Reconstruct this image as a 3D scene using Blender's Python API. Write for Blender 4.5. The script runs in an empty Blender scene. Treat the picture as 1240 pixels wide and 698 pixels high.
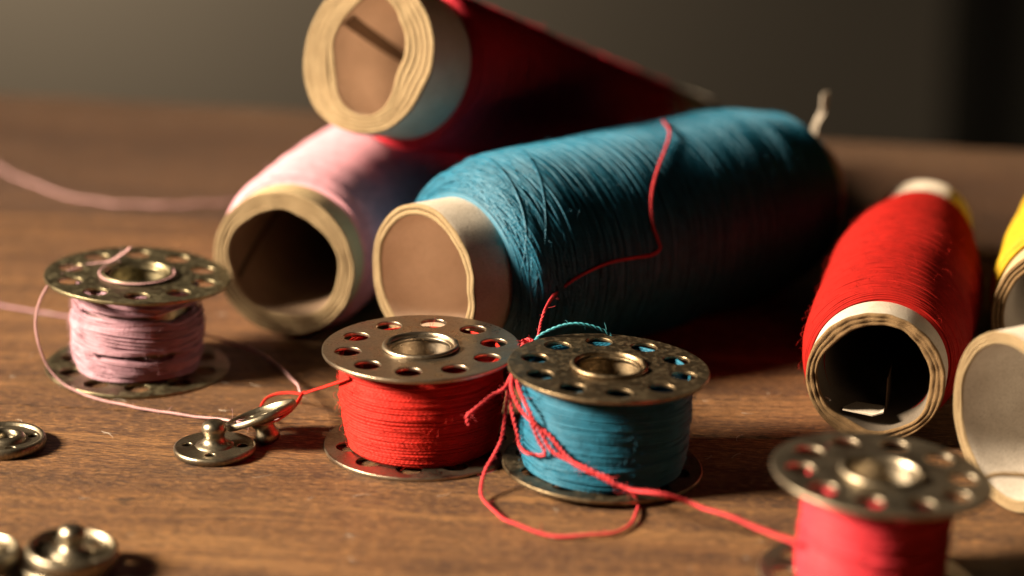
import bpy, math, random
import numpy as np
from mathutils import Vector, Matrix

# ------------------------------------------------------------------ scene, camera, light
S = 0.001                                   # everything below is written in millimetres
sc = bpy.context.scene
col = sc.collection
R = math.radians

cam_data = bpy.data.cameras.new("camera")
cam = bpy.data.objects.new("camera", cam_data)
col.objects.link(cam)
cam.location = (9.55 * S, -310.4 * S, 121.5 * S)
cam.rotation_euler = (R(90 - 18.5), 0, 0)
cam_data.sensor_width = 36.0
cam_data.lens = 110.3
cam_data.clip_start = 0.02
cam_data.clip_end = 20.0
cam_data.dof.use_dof = True
cam_data.dof.focus_distance = 0.333
cam_data.dof.aperture_fstop = 12.6
cam_data.dof.aperture_blades = 8
sc.camera = cam

world = bpy.data.worlds.new("World")
sc.world = world
world.use_nodes = True
bg = world.node_tree.nodes["Background"]
bg.inputs[0].default_value = (0.66, 0.52, 0.42, 1)
bg.inputs[1].default_value = 0.008


def lamp(name, loc, target, sx, sy, watts, colour):
    d = bpy.data.lights.new(name, 'AREA')
    d.shape = 'RECTANGLE'
    d.size = sx * S
    d.size_y = sy * S
    d.energy = watts
    d.color = colour
    o = bpy.data.objects.new(name, d)
    col.objects.link(o)
    o.location = Vector(loc) * S
    o.rotation_euler = (Vector(target) - Vector(loc)).to_track_quat('-Z', 'Y').to_euler()
    return o


key = lamp("window_light", (-815, -140, 455), (-20, 0, 0), 200, 220, 3.8, (1.0, 0.79, 0.54))
key.data.spread = R(48)
lamp("added_wall_fill", (-165, 500, 20), (-110, 640, -110), 60, 60, 0.20, (1.0, 0.78, 0.55))  # unseen added lamp, makes the wall fade from left to right

sc.view_settings.view_transform = 'Standard'
sc.view_settings.look = 'None'
sc.view_settings.exposure = 0.0
sc.view_settings.gamma = 1.0
sc.view_settings.use_curve_mapping = False
sc.cycles.use_denoising = True
sc.cycles.max_bounces = 8
sc.cycles.diffuse_bounces = 3
sc.cycles.caustics_reflective = False
sc.cycles.sample_clamp_indirect = 6.0

rng = np.random.default_rng(7)
random.seed(7)


# ------------------------------------------------------------------ materials
class Mat:
    def __init__(self, name):
        self.m = bpy.data.materials.new(name)
        self.m.use_nodes = True
        self.t = self.m.node_tree
        self.b = self.t.nodes["Principled BSDF"]
        self.n = {}

    def node(self, kind, **kw):
        n = self.t.nodes.new(kind)
        for k, v in kw.items():
            setattr(n, k, v)
        return n

    def link(self, a, b):
        self.t.links.new(a, b)

    def coords(self, scale=(1, 1, 1), rot=(0, 0, 0), loc=(0, 0, 0), out="Object"):
        tc = self.node("ShaderNodeTexCoord")
        mp = self.node("ShaderNodeMapping")
        mp.inputs["Scale"].default_value = tuple(1000.0 * s for s in scale)
        mp.inputs["Rotation"].default_value = rot
        mp.inputs["Location"].default_value = loc
        self.link(tc.outputs[out], mp.inputs["Vector"])
        return mp.outputs[0]

    def noise(self, vec, scale=1.0, detail=4.0, rough=0.55, dist=0.0):
        n = self.node("ShaderNodeTexNoise")
        n.inputs["Scale"].default_value = scale
        n.inputs["Detail"].default_value = detail
        n.inputs["Roughness"].default_value = rough
        n.inputs["Distortion"].default_value = dist
        self.link(vec, n.inputs["Vector"])
        return n.outputs["Fac"]

    def ramp(self, fac, stops):
        r = self.node("ShaderNodeValToRGB")
        el = r.color_ramp.elements
        while len(el) < len(stops):
            el.new(0.5)
        for e, (p, c) in zip(el, stops):
            e.position = p
            e.color = (c[0], c[1], c[2], 1) if not isinstance(c, (int, float)) else (c, c, c, 1)
        self.link(fac, r.inputs[0])
        return r.outputs[0]

    def mix(self, fac, a, b, mode='MIX'):
        n = self.node("ShaderNodeMix", data_type='RGBA', blend_type=mode)
        for sock, v in ((n.inputs[0], fac), (n.inputs[6], a), (n.inputs[7], b)):
            if isinstance(v, (int, float)):
                sock.default_value = v
            elif isinstance(v, tuple):
                sock.default_value = (v[0], v[1], v[2], 1)
            else:
                self.link(v, sock)
        return n.outputs[2]

    def math(self, op, a, b=0.0, c=None):
        n = self.node("ShaderNodeMath", operation=op)
        for i, v in enumerate((a, b) if c is None else (a, b, c)):
            if isinstance(v, (int, float)):
                n.inputs[i].default_value = v
            else:
                self.link(v, n.inputs[i])
        return n.outputs[0]

    def bump(self, height, dist_mm, strength=1.0, prev=None):
        n = self.node("ShaderNodeBump")
        n.inputs["Strength"].default_value = strength
        n.inputs["Distance"].default_value = dist_mm * S
        self.link(height, n.inputs["Height"])
        if prev is not None:
            self.link(prev, n.inputs["Normal"])
        return n.outputs[0]

    def set(self, **kw):
        for k, v in kw.items():
            s = self.b.inputs[k.replace("_", " ")]
            if isinstance(v, tuple):
                s.default_value = (v[0], v[1], v[2], 1) if len(v) == 3 else v
            elif isinstance(v, (int, float)):
                s.default_value = v
            else:
                self.link(v, s)
        return self


def thread_material(name, rgb, rough=0.6, spec=0.35, twist=True, sheen=0.08, dark=0.72):
    k = Mat(name)
    v = k.coords()
    n1 = k.noise(v, 0.9, 3)
    n2 = k.noise(v, 9.0, 2)
    lo = tuple(c * dark for c in rgb)
    hi = tuple(min(1.0, c * 1.12) for c in rgb)
    c = k.mix(k.ramp(n1, [(0.3, 0.0), (0.7, 1.0)]), lo, hi)
    c = k.mix(0.35, c, k.mix(n2, lo, hi), 'MIX')
    k.set(Base_Color=c, Roughness=rough, Specular_IOR_Level=spec, Sheen_Weight=sheen, Sheen_Roughness=0.5)
    k.b.inputs["Sheen Tint"].default_value = (rgb[0] ** .5, rgb[1] ** .5, rgb[2] ** .5, 1)
    b = k.bump(n2, 0.05, 0.6)
    if twist:
        uv = k.node("ShaderNodeTexCoord")
        sep = k.node("ShaderNodeSeparateXYZ")
        k.link(uv.outputs["UV"], sep.inputs[0])
        a = k.math('ADD', sep.outputs[0], sep.outputs[1])
        w = k.math('SINE', k.math('MULTIPLY', a, 2 * math.pi * 2))
        b = k.bump(w, 0.02, 0.5, b)
    k.set(Normal=b)
    return k.m


def metal_material(name, tint, grime, rough=0.3, amount=0.5, spots=0.5, crust=0.0):
    k = Mat(name)
    v = k.coords()
    n1 = k.noise(v, 0.35, 5, 0.6)
    n2 = k.noise(v, 3.2, 5, 0.7)
    n3 = k.noise(v, 11.0, 3, 0.6)
    f = k.ramp(k.mix(0.5, n1, n2), [(0.42, 0.0), (0.62, 1.0)])
    c = k.mix(k.math('MULTIPLY', f, amount), tint, grime)
    sp = k.ramp(n3, [(0.60, 0.0), (0.70, 1.0)])
    c = k.mix(k.math('MULTIPLY', sp, spots), c, tuple(g * 0.45 for g in grime))
    r = k.math('ADD', k.math('MULTIPLY', f, 0.22), rough)
    metallic = 1.0
    if crust:
        cr = k.ramp(k.noise(k.coords(loc=(3, 1, 0)), 1.5, 7, 0.8), [(0.50, 0.0), (0.62, crust)])
        c = k.mix(cr, c, k.mix(n2, (0.035, 0.045, 0.028), (0.10, 0.085, 0.05)))
        metallic = k.math('SUBTRACT', 1.0, cr)
        r = k.math('ADD', r, k.math('MULTIPLY', cr, 0.4))
    sc1 = k.noise(k.coords((0.5, 9.0, 1.0), (0, 0, 0.5)), 1.0, 2)
    sc2 = k.noise(k.coords((8.0, 0.4, 1.0), (0, 0, -0.3)), 1.0, 2)
    h = k.math('ADD', k.math('MULTIPLY', k.math('ADD', sc1, sc2), 0.6), k.math('ADD', n2, k.math('MULTIPLY', n3, 0.5)))
    k.set(Base_Color=c, Metallic=metallic, Roughness=r, Normal=k.bump(h, 0.03, 0.55))
    return k.m


def paper_material(name, rgb, stain, fibre=0.12, scale=1.0, rough=0.85, stainamt=0.6):
    k = Mat(name)
    v = k.coords()
    n1 = k.noise(v, 0.22 * scale, 5, 0.6)
    n2 = k.noise(v, 2.2 * scale, 5, 0.7)
    n3 = k.noise(v, 7.0 * scale, 3, 0.7)
    c = k.mix(k.math('MULTIPLY', k.ramp(n1, [(0.35, 0.0), (0.75, 1.0)]), stainamt), rgb, stain)
    c = k.mix(k.ramp(n3, [(0.50, 0.0), (0.68, 0.8)]), c, tuple(s * 0.7 for s in stain))
    h = k.math('ADD', n2, k.math('MULTIPLY', n3, 0.6))
    k.set(Base_Color=c, Roughness=rough, Specular_IOR_Level=0.2, Normal=k.bump(h, fibre, 0.7))
    return k.m


def wood_material(name, tint, dark, light, shift, rough=0.55):
    k = Mat(name)
    base = k.coords((1, 1, 1), loc=shift)
    warp = k.noise(k.coords((0.02, 0.05, 0.05), loc=shift), 1.0, 3)
    sep = k.node("ShaderNodeSeparateXYZ")
    k.link(base, sep.inputs[0])
    y = k.math('ADD', sep.outputs[1], k.math('MULTIPLY', warp, 7.0))

    def grain(sx, sy, detail=3, rough_=0.55):
        cmb = k.node("ShaderNodeCombineXYZ")
        k.link(k.math('MULTIPLY', sep.outputs[0], sx), cmb.inputs[0])
        k.link(k.math('MULTIPLY', y, sy), cmb.inputs[1])
        k.link(k.math('MULTIPLY', sep.outputs[2], sy), cmb.inputs[2])
        return k.noise(cmb.outputs[0], 1.0, detail, rough_)
    broad = grain(0.014, 0.22, 6, 0.66)
    fine = grain(0.045, 1.5, 5, 0.7)
    hair = grain(0.30, 6.0, 4, 0.75)
    pore = grain(0.45, 4.2, 2, 0.5)
    blotch = k.noise(k.coords((0.035, 0.06, 0.06), loc=shift), 1.0, 4, 0.6)
    sand = k.noise(k.coords((0.8, 3.6, 3.6), loc=shift), 1.0, 4, 0.75)
    c = k.ramp(broad, [(0.37, dark), (0.49, tint), (0.62, light)])
    c = k.mix(k.ramp(fine, [(0.38, 0.9), (0.54, 0.0)]), c, dark)
    c = k.mix(k.ramp(hair, [(0.32, 0.85), (0.50, 0.0)]), c, tuple(d * 0.55 for d in dark))
    c = k.mix(k.ramp(hair, [(0.50, 0.0), (0.68, 0.7)]), c, light)
    c = k.mix(k.ramp(pore, [(0.30, 0.95), (0.37, 0.0)]), c, tuple(d * 0.25 for d in dark))
    c = k.mix(k.ramp(blotch, [(0.50, 0.0), (0.66, 0.75)]), c, tuple(d * 0.9 for d in dark))
    spot = k.noise(k.coords((0.16, 0.24, 0.24), loc=(shift[0] + 31, shift[1], 3)), 1.0, 2, 0.5)
    c = k.mix(k.ramp(spot, [(0.71, 0.0), (0.75, 0.8)]), c, tuple(d * 0.35 for d in dark))
    c = k.mix(k.ramp(sand, [(0.51, 0.0), (0.66, 0.75)]), c, tuple(min(1, l * 1.4) for l in light))
    c = k.mix(k.ramp(sand, [(0.36, 0.7), (0.46, 0.0)]), c, tuple(d * 0.8 for d in dark))
    h = k.math('ADD', k.math('MULTIPLY', fine, 0.9), k.math('MULTIPLY', hair, 0.7))
    h = k.math('ADD', h, k.math('MULTIPLY', k.ramp(pore, [(0.25, 0.0), (0.38, 1.0)]), 0.8))
    h = k.math('ADD', h, k.math('MULTIPLY', sand, 1.3))
    r = k.math('ADD', rough - 0.08, k.math('MULTIPLY', blotch, 0.2))
    k.set(Base_Color=c, Roughness=r, Specular_IOR_Level=0.4, Normal=k.bump(h, 0.40, 1.0))
    return k.m


M_RED = thread_material("red_thread", (0.5304, 0.0156, 0.00936), 0.62, 0.25)
M_ROSE = thread_material("rose_red_thread", (0.6084, 0.0351, 0.0585), 0.6, 0.3)
M_CRIM = thread_material("crimson_thread", (0.50, 0.012, 0.034), 0.65, 0.3, twist=False)
M_SCAR = thread_material("scarlet_thread", (0.27, 0.007, 0.005), 0.75, 0.12, twist=False)
M_CORAL = thread_material("coral_thread", (0.5772, 0.0429, 0.0585), 0.6, 0.3, twist=False)
M_BLUE = thread_material("teal_thread", (0.009, 0.135, 0.245), 0.55, 0.35)
M_BLUE2 = thread_material("teal_cone_thread", (0.007, 0.125, 0.230), 0.5, 0.45)
M_CYAN = thread_material("light_teal_thread", (0.0468, 0.312, 0.4056), 0.5, 0.5, twist=False)
M_PINK = thread_material("mauve_pink_thread", (0.47, 0.280, 0.375), 0.6, 0.3)
M_PINK2 = thread_material("pale_pink_thread", (0.60, 0.31, 0.40), 0.65, 0.25)
M_PINKL = thread_material("pink_loose_thread", (0.546, 0.3276, 0.3588), 0.6, 0.3, twist=False)
M_YEL = thread_material("yellow_thread", (0.46, 0.29, 0.011), 0.65, 0.25, twist=False)
M_TAN = thread_material("tan_thread", (0.234, 0.1482, 0.0624), 0.6, 0.3, twist=False)

M_STEEL = metal_material("worn_nickel", (0.42, 0.36, 0.29), (0.17, 0.13, 0.09), 0.27, 0.55, 0.35)
M_BRASSY = metal_material("speckled_nickel", (0.33, 0.29, 0.19), (0.10, 0.09, 0.055), 0.28, 0.8, 0.6, crust=0.4)
M_RUST = metal_material("tarnished_nickel", (0.30, 0.225, 0.145), (0.085, 0.07, 0.045), 0.30, 0.85, 0.7, crust=0.3)
M_OLD = metal_material("dull_nickel", (0.48, 0.42, 0.33), (0.22, 0.19, 0.15), 0.30, 0.6, 0.3)
M_SNAP = metal_material("snap_metal", (0.36, 0.32, 0.25), (0.10, 0.085, 0.06), 0.30, 0.75, 0.3)

M_KRAFT = paper_material("tan_card_edge", (0.38, 0.29, 0.175), (0.24, 0.165, 0.09), 0.45, 2.2)
M_KRAFT2 = paper_material("brown_card_edge", (0.27, 0.175, 0.088), (0.12, 0.07, 0.032), 0.45, 2.2)
M_GLUE = paper_material("dark_ply_line", (0.16, 0.105, 0.055), (0.09, 0.055, 0.03), 0.05)
M_WHITE = paper_material("off_white_paper", (0.60, 0.55, 0.49), (0.40, 0.34, 0.28), 0.06)
M_CREAM = paper_material("cream_paper", (0.4368, 0.351, 0.2106), (0.38, 0.29, 0.17), 0.06)
M_INNER = paper_material("inner_beige_paper", (0.66, 0.53, 0.44), (0.46, 0.34, 0.26), 0.05)
M_INGREY = paper_material("inner_grey_paper", (0.60, 0.56, 0.51), (0.34, 0.29, 0.25), 0.08)
M_DARK1 = paper_material("shaded_brown_liner", (0.22, 0.155, 0.11), (0.13, 0.085, 0.06), 0.05)  # pink spool's liner, darkened to paint in the shade inside the tube
M_DARK2 = paper_material("shaded_grey_liner", (0.13, 0.11, 0.09), (0.07, 0.055, 0.045), 0.05)  # scarlet spool's liner, the deep shade of its mouth put into the colour
M_FLAP_SHADOW = paper_material("brown_flap_and_shadow", (0.13, 0.085, 0.055), (0.09, 0.06, 0.04), 0.05)  # brown for a paper flap and for a painted shadow band
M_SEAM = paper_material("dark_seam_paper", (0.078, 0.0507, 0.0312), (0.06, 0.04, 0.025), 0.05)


# ------------------------------------------------------------------ mesh helpers (input in mm)
def link_mesh(name, mesh, mats, parent=None):
    o = bpy.data.objects.new(name, mesh)
    col.objects.link(o)
    for m in (mats if isinstance(mats, (list, tuple)) else [mats]):
        mesh.materials.append(m)
    if parent is not None:
        o.parent = parent
    return o


def mesh_np(name, V, F, mats, parent=None, smooth=True, uv=None, mat_idx=None):
    """V (n,3) in mm, F (m,4) quads or a list of polygons."""
    me = bpy.data.meshes.new(name)
    V = np.asarray(V, dtype=np.float64) * S
    if isinstance(F, np.ndarray):
        k = F.shape[1]
        me.vertices.add(len(V))
        me.vertices.foreach_set("co", V.ravel())
        me.loops.add(F.size)
        me.loops.foreach_set("vertex_index", F.ravel().astype(np.int32))
        me.polygons.add(len(F))
        me.polygons.foreach_set("loop_start", (np.arange(len(F)) * k).astype(np.int32))
        me.update(calc_edges=True)
    else:
        me.from_pydata([tuple(v) for v in V], [], F)
        me.update()
    if uv is not None:
        lay = me.uv_layers.new(name="UVMap")
        lay.data.foreach_set("uv", np.asarray(uv, dtype=np.float32).ravel())
    if mat_idx is not None:
        me.polygons.foreach_set("material_index", np.asarray(mat_idx, dtype=np.int32))
    me.polygons.foreach_set("use_smooth", np.full(len(me.polygons), smooth))
    return link_mesh(name, me, mats, parent)


def empty(name, loc=(0, 0, 0), rot=None, label=None, category=None, group=None, kind=None):
    o = bpy.data.objects.new(name, None)
    col.objects.link(o)
    o.empty_display_size = 0.003
    o.location = Vector(loc) * S
    if rot is not None:
        o.rotation_mode = 'QUATERNION'
        o.rotation_quaternion = rot
    tag(o, label, category, group, kind)
    return o


def tag(o, label=None, category=None, group=None, kind=None):
    for k, v in (("label", label), ("category", category), ("group", group), ("kind", kind)):
        if v:
            o[k] = v
    return o


def wob(n_terms, seed, fmax=5):
    """a smooth pseudo random function of an angle and a length"""
    r = np.random.default_rng(seed)
    A = r.normal(size=n_terms) / math.sqrt(n_terms)
    a = r.integers(0, fmax, n_terms)
    b = r.normal(size=n_terms)
    p = r.uniform(0, 6.28, n_terms)

    def f(th, s, bs=1.0):
        out = 0
        for i in range(n_terms):
            out = out + A[i] * np.sin(a[i] * th + b[i] * bs * s + p[i])
        return out
    return f


def tube_np(P, N, rad, sides):
    """tube round the points P; N gives a rough normal at each point. Returns V, F, UV (u in mm along, v 0..1)."""
    P = np.asarray(P, float)
    T = np.gradient(P, axis=0)
    T /= np.linalg.norm(T, axis=1)[:, None] + 1e-12
    N = N - (N * T).sum(1)[:, None] * T
    N /= np.linalg.norm(N, axis=1)[:, None] + 1e-12
    B = np.cross(T, N)
    ang = np.linspace(0, 2 * np.pi, sides, endpoint=False)
    rad = np.broadcast_to(np.asarray(rad, float), (len(P),))
    V = P[:, None, :] + rad[:, None, None] * (np.cos(ang)[None, :, None] * N[:, None, :] + np.sin(ang)[None, :, None] * B[:, None, :])
    n = len(P)
    i = np.arange(n - 1)[:, None]
    j = np.arange(sides)[None, :]
    j2 = (j + 1) % sides
    F = np.stack([i * sides + j, i * sides + j2, (i + 1) * sides + j2, (i + 1) * sides + j], axis=-1).reshape(-1, 4)
    L = np.concatenate([[0], np.cumsum(np.linalg.norm(np.diff(P, axis=0), axis=1))])
    u0 = np.broadcast_to(L[:-1, None], (n - 1, sides))
    u1 = np.broadcast_to(L[1:, None], (n - 1, sides))
    v0 = np.broadcast_to((j / sides), (n - 1, sides))
    v1 = v0 + 1.0 / sides
    UV = np.stack([np.stack([u0, v0], -1), np.stack([u0, v1], -1), np.stack([u1, v1], -1), np.stack([u1, v0], -1)], axis=2).reshape(-1, 2)
    return V.reshape(-1, 3), F, UV


def join(parts):
    Vs, Fs, Us, k = [], [], [], 0
    for V, F, U in parts:
        Vs.append(V)
        Fs.append(F + k)
        Us.append(U)
        k += len(V)
    return np.concatenate(Vs), np.concatenate(Fs), np.concatenate(Us)


def spline(pts, step):
    """centripetal-ish Catmull-Rom through pts, resampled at equal steps"""
    P = np.asarray(pts, float)
    P = np.vstack([2 * P[0] - P[1], P, 2 * P[-1] - P[-2]])
    out = []
    for i in range(1, len(P) - 2):
        p0, p1, p2, p3 = P[i - 1:i + 3]
        t = np.linspace(0, 1, 24, endpoint=False)[:, None]
        out.append(0.5 * ((2 * p1) + (-p0 + p2) * t + (2 * p0 - 5 * p1 + 4 * p2 - p3) * t ** 2 + (-p0 + 3 * p1 - 3 * p2 + p3) * t ** 3))
    out.append(P[-2][None])
    Q = np.concatenate(out)
    L = np.concatenate([[0], np.cumsum(np.linalg.norm(np.diff(Q, axis=0), axis=1))])
    s = np.arange(0, L[-1], step)
    return np.stack([np.interp(s, L, Q[:, c]) for c in range(3)], 1)


def frames(P):
    T = np.gradient(P, axis=0)
    T /= np.linalg.norm(T, axis=1)[:, None]
    n = np.cross(T[0], [0.3, 0.2, 1.0])
    n /= np.linalg.norm(n)
    N = np.empty_like(P)
    for i in range(len(P)):
        n = n - n.dot(T[i]) * T[i]
        n /= np.linalg.norm(n)
        N[i] = n
    return T, N, np.cross(T, N)


def plied(pts, rad, plies=3, twist=1.1, step=0.09, sides=6, seed=1, fuzz=0.0, drift=0.06):
    """a loose thread: several plies laid round each other, plus stray fibres"""
    P = spline(pts, step)
    w = wob(6, seed, 1)
    L = np.arange(len(P)) * step
    P = P + np.stack([w(0, L * 0.5) * drift, w(1.3, L * 0.6) * drift, np.abs(w(2.2, L * 0.5)) * drift], 1)
    T, N, B = frames(P)
    parts = []
    pr = rad * (0.47 if plies == 3 else 0.54)
    off = rad * (0.60 if plies == 3 else 0.52)
    for k in range(plies):
        a = 2 * np.pi * (L / twist + k / plies) + 0.5 * w(3, L * 0.7)
        Q = P + off * (np.cos(a)[:, None] * N + np.sin(a)[:, None] * B)
        parts.append(tube_np(Q, N, pr, sides))
    if fuzz:
        r = np.random.default_rng(seed + 50)
        for _ in range(int(fuzz * L[-1])):
            i = r.integers(0, len(P) - 1)
            d0 = r.normal(size=3)
            d0 /= np.linalg.norm(d0)
            d1 = d0 + r.normal(size=3) * 0.6
            ln = r.uniform(0.3, 0.9)
            t = np.linspace(0, 1, 4)[:, None]
            i = min(i, len(P) - 2)
            H = P[i] + d0 * t * ln + (d1 - d0) * t * t * ln * 0.7
            parts.append(tube_np(H, np.tile([0.3, 0.5, 0.8], (4, 1)), 0.016, 3))
    return join(parts)


def lathe(name, prof, seg, mats, parent=None, wobble=None, close=False, mat_of=None, arc=(0, 2 * math.pi)):
    """revolve (r, z) pairs round Z"""
    prof = list(prof)
    n = len(prof)
    full = abs(arc[1] - arc[0] - 2 * math.pi) < 1e-6
    m = seg if full else seg + 1
    th = np.linspace(arc[0], arc[1], m, endpoint=not full)
    V = np.empty((m, n, 3))
    for i, (r, z) in enumerate(prof):
        rr, zz = np.full(m, float(r)), np.full(m, float(z))
        if wobble:
            rr, zz = wobble(i, th, rr, zz)
        V[:, i, 0] = rr * np.cos(th)
        V[:, i, 1] = rr * np.sin(th)
        V[:, i, 2] = zz
    F, mi = [], []
    nn = n if close else n - 1
    for a in range(m if full else m - 1):
        b = (a + 1) % m
        for i in range(nn):
            j = (i + 1) % n
            F.append((a * n + i, b * n + i, b * n + j, a * n + j))
            mi.append(mat_of(i) if mat_of else 0)
    return mesh_np(name, V.reshape(-1, 3), np.array(F), mats, parent, True, None, mi)


def ball(name, r, loc, mat, parent=None, squash=1.0):
    pr = [(max(r * math.sin(a), 1e-4), -r * math.cos(a) * squash) for a in np.linspace(0.001, math.pi - 0.001, 13)]
    o = lathe(name, pr, 24, mat, parent)
    o.location = Vector(loc) * S
    return o


def plate(name, rad, holes, thick, bevel, mat, parent=None, z=0.0, centre=0.0, bend=0.0, seed=0):
    """a stamped round metal plate with real holes"""
    cu = bpy.data.curves.new(name, 'CURVE')
    cu.dimensions = '2D'
    cu.fill_mode = 'BOTH'
    cu.extrude = (thick / 2 - bevel) * S
    cu.bevel_depth = bevel * S
    cu.bevel_resolution = 2
    rings = [(0, 0, rad - bevel, 120)] + [(x, y, r + bevel, 28) for x, y, r in holes]
    if centre:
        rings.append((0, 0, centre, 64))
    for x, y, r, k in rings:
        sp = cu.splines.new('POLY')
        sp.points.add(k - 1)
        for i in range(k):
            a = 2 * math.pi * i / k
            sp.points[i].co = ((x + r * math.cos(a)) * S, (y + r * math.sin(a)) * S, 0, 1)
        sp.use_cyclic_u = True
    tmp = bpy.data.objects.new("tmp", cu)
    col.objects.link(tmp)
    dg = bpy.context.evaluated_depsgraph_get()
    me = bpy.data.meshes.new_from_object(tmp.evaluated_get(dg))
    me.name = name
    bpy.data.objects.remove(tmp)
    bpy.data.curves.remove(cu)
    w = wob(4, seed, 4)
    for v in me.vertices:
        v.co.z += z * S
        if bend:
            th = math.atan2(v.co.y, v.co.x)
            rr = v.co.xy.length / (rad * S)
            v.co.z += bend * S * float(w(th, 0)) * rr ** 2
    for p in me.polygons:
        p.use_smooth = abs(p.normal.z) < 0.98
    me.materials.clear()
    return link_mesh(name, me, mat, parent)


def fuzz_mesh(name, surf, count, mat, parent, seed, ln=(0.4, 1.4), rad=0.012):
    """stray fibres: surf(rng) gives a point and an outward normal"""
    r = np.random.default_rng(seed)
    parts = []
    for _ in range(count):
        p, n = surf(r)
        t0 = np.cross(n, r.normal(size=3))
        t0 /= np.linalg.norm(t0)
        l = r.uniform(*ln)
        up = r.uniform(0.15, 0.9)
        t = np.linspace(0, 1, 5)[:, None]
        H = p + t0 * t * l * (1 - up * 0.4) + n * (np.sin(t * np.pi * r.uniform(0.5, 1.0)) * l * up * 0.6)
        parts.append(tube_np(H, np.tile(n + 0.01, (5, 1)), rad, 3))
    V, F, U = join(parts)
    o = mesh_np(name, V, F, mat, parent, True, U)
    o["kind"] = "stuff"
    return o


def axis_quat(u, roll=0.0):
    """rotation that takes local Z to u, local Y as near up as it goes"""
    z = Vector(u).normalized()
    x = Vector((0, 0, 1)).cross(z).normalized()
    y = z.cross(x)
    return Matrix((x, y, z)).transposed().to_quaternion() @ Matrix.Rotation(roll, 3, 'Z').to_quaternion()


# ------------------------------------------------------------------ the setting: table top and wall
YAW = R(-6.8)
deck = empty("tabletop", (0, 0, 0), kind="structure", label="worn brown wooden tabletop made of wide boards")
deck.rotation_euler = (0, 0, YAW)
W_MAIN = wood_material("warm_wood", (0.190, 0.082, 0.026), (0.052, 0.018, 0.006), (0.37, 0.185, 0.064), (0, 0, 0))
W_MID = wood_material("brown_wood", (0.175, 0.076, 0.025), (0.060, 0.022, 0.007), (0.31, 0.152, 0.054), (210, 40, 5))
W_BACK = wood_material("back_wood", (0.098, 0.042, 0.017), (0.050, 0.020, 0.009), (0.135, 0.062, 0.026), (-120, 90, 9))
W_EDGE = wood_material("edge_wood", (0.10, 0.048, 0.024), (0.06, 0.026, 0.012), (0.14, 0.07, 0.032), (60, 170, 2))


def board(y0, y1, mat, seed, y0b=None, y1b=None, x0=-330, x1=330, top=0.0):
    """one table board: long box with softened, slightly wavy edges; far edge may run at a slant"""
    y0b = y0 if y0b is None else y0b
    y1b = y1 if y1b is None else y1b
    w = wob(8, seed, 1)
    xs = np.linspace(x0, x1, 331)
    fr = (xs - x0) / (x1 - x0)
    lo = y0 + (y0b - y0) * fr + 0.10 * w(0, xs * 0.35) + 0.09 * w(1, xs * 1.4)
    hi = y1 + (y1b - y1) * fr + 0.10 * w(2, xs * 0.35) + 0.09 * w(3, xs * 1.4)
    b = 0.30
    rows = [(lo, -20), (lo, -0.35), (lo + 0.10, -0.10), (lo + b, 0), (hi - b, 0), (hi - 0.10, -0.10), (hi, -0.35), (hi, -20)]
    V = np.concatenate([np.stack([xs, y, np.full_like(xs, z + top)], 1) for y, z in rows])
    n = len(xs)
    F = [(r * n + i, r * n + i + 1, (r + 1) * n + i + 1, (r + 1) * n + i) for r in range(len(rows) - 1) for i in range(n - 1)]
    F += [(i, (len(rows) - 1) * n + i, (len(rows) - 1) * n + i + 1, i + 1) for i in range(n - 1)]
    return mesh_np("board", V, np.array(F), mat, deck, False)


board(-190, 6.62, W_MAIN, 3)
board(6.92, 76.0, W_MID, 4, y0b=6.96)
board(76.25, 144.0, W_BACK, 5, y1b=88.0)
board(144.3, 157.3, W_EDGE, 6, y0b=88.3, y1b=101.0, top=-0.3)

k = Mat("wall_paint")
v = k.coords()
n = k.noise(v, 0.01, 4)
k.set(Base_Color=k.mix(n, (0.40, 0.375, 0.33), (0.46, 0.43, 0.37)), Roughness=0.9, Normal=k.bump(k.noise(v, 0.3, 3), 0.3, 0.3))
wall = mesh_np("wall", [(-900, 640, -500), (900, 640, -500), (900, 640, 1100), (-900, 640, 1100),
                        (-900, 660, -500), (900, 660, -500), (900, 660, 1100), (-900, 660, 1100)],
               [(0, 1, 2, 3), (5, 4, 7, 6), (4, 0, 3, 7), (1, 5, 6, 2), (3, 2, 6, 7), (4, 5, 1, 0)], k.m, None, False)
tag(wall, "plain grey brown wall out of focus behind the table", None, None, "structure")

k = Mat("dark_cloth")
v = k.coords((1, 1, 0.05))
k.set(Base_Color=k.mix(k.noise(v, 0.2, 3), (0.010, 0.010, 0.008), (0.020, 0.019, 0.015)), Roughness=0.9)
xs = np.linspace(146, 430, 180)
ys = 610 + 9 * np.sin(xs * 0.13) + 4 * np.sin(xs * 0.31 + 1) + 25 * np.exp(-(xs - 146) / 9)
zs = np.linspace(-480, 900, 24)
V = np.concatenate([np.stack([xs + 1.5 * math.sin(z * 0.01), ys + 2 * math.sin(z * 0.013), np.full_like(xs, z)], 1) for z in zs] +
                   [np.stack([xs + 1.5 * math.sin(z * 0.01), ys + 3 + 2 * math.sin(z * 0.013), np.full_like(xs, z)], 1) for z in zs])
n = len(xs)
m = len(zs)
F = []
for lay in (0, 1):
    for r in range(m - 1):
        for i in range(n - 1):
            q = lay * n * m + r * n + i
            F.append((q, q + 1, q + n + 1, q + n))
for r in range(m - 1):
    for i in (0, n - 1):
        q = r * n + i
        F.append((q, q + n, q + n + n * m, q + n * m))
curtain = mesh_np("curtain", V, np.array(F), k.m, None, True)
tag(curtain, "dark blurred hanging along the right side of the wall", "curtain")


# ------------------------------------------------------------------ bobbins
HB = 11.1          # height of a bobbin
FT = 0.42          # plate thickness
RF = 10.4          # plate radius


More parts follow.
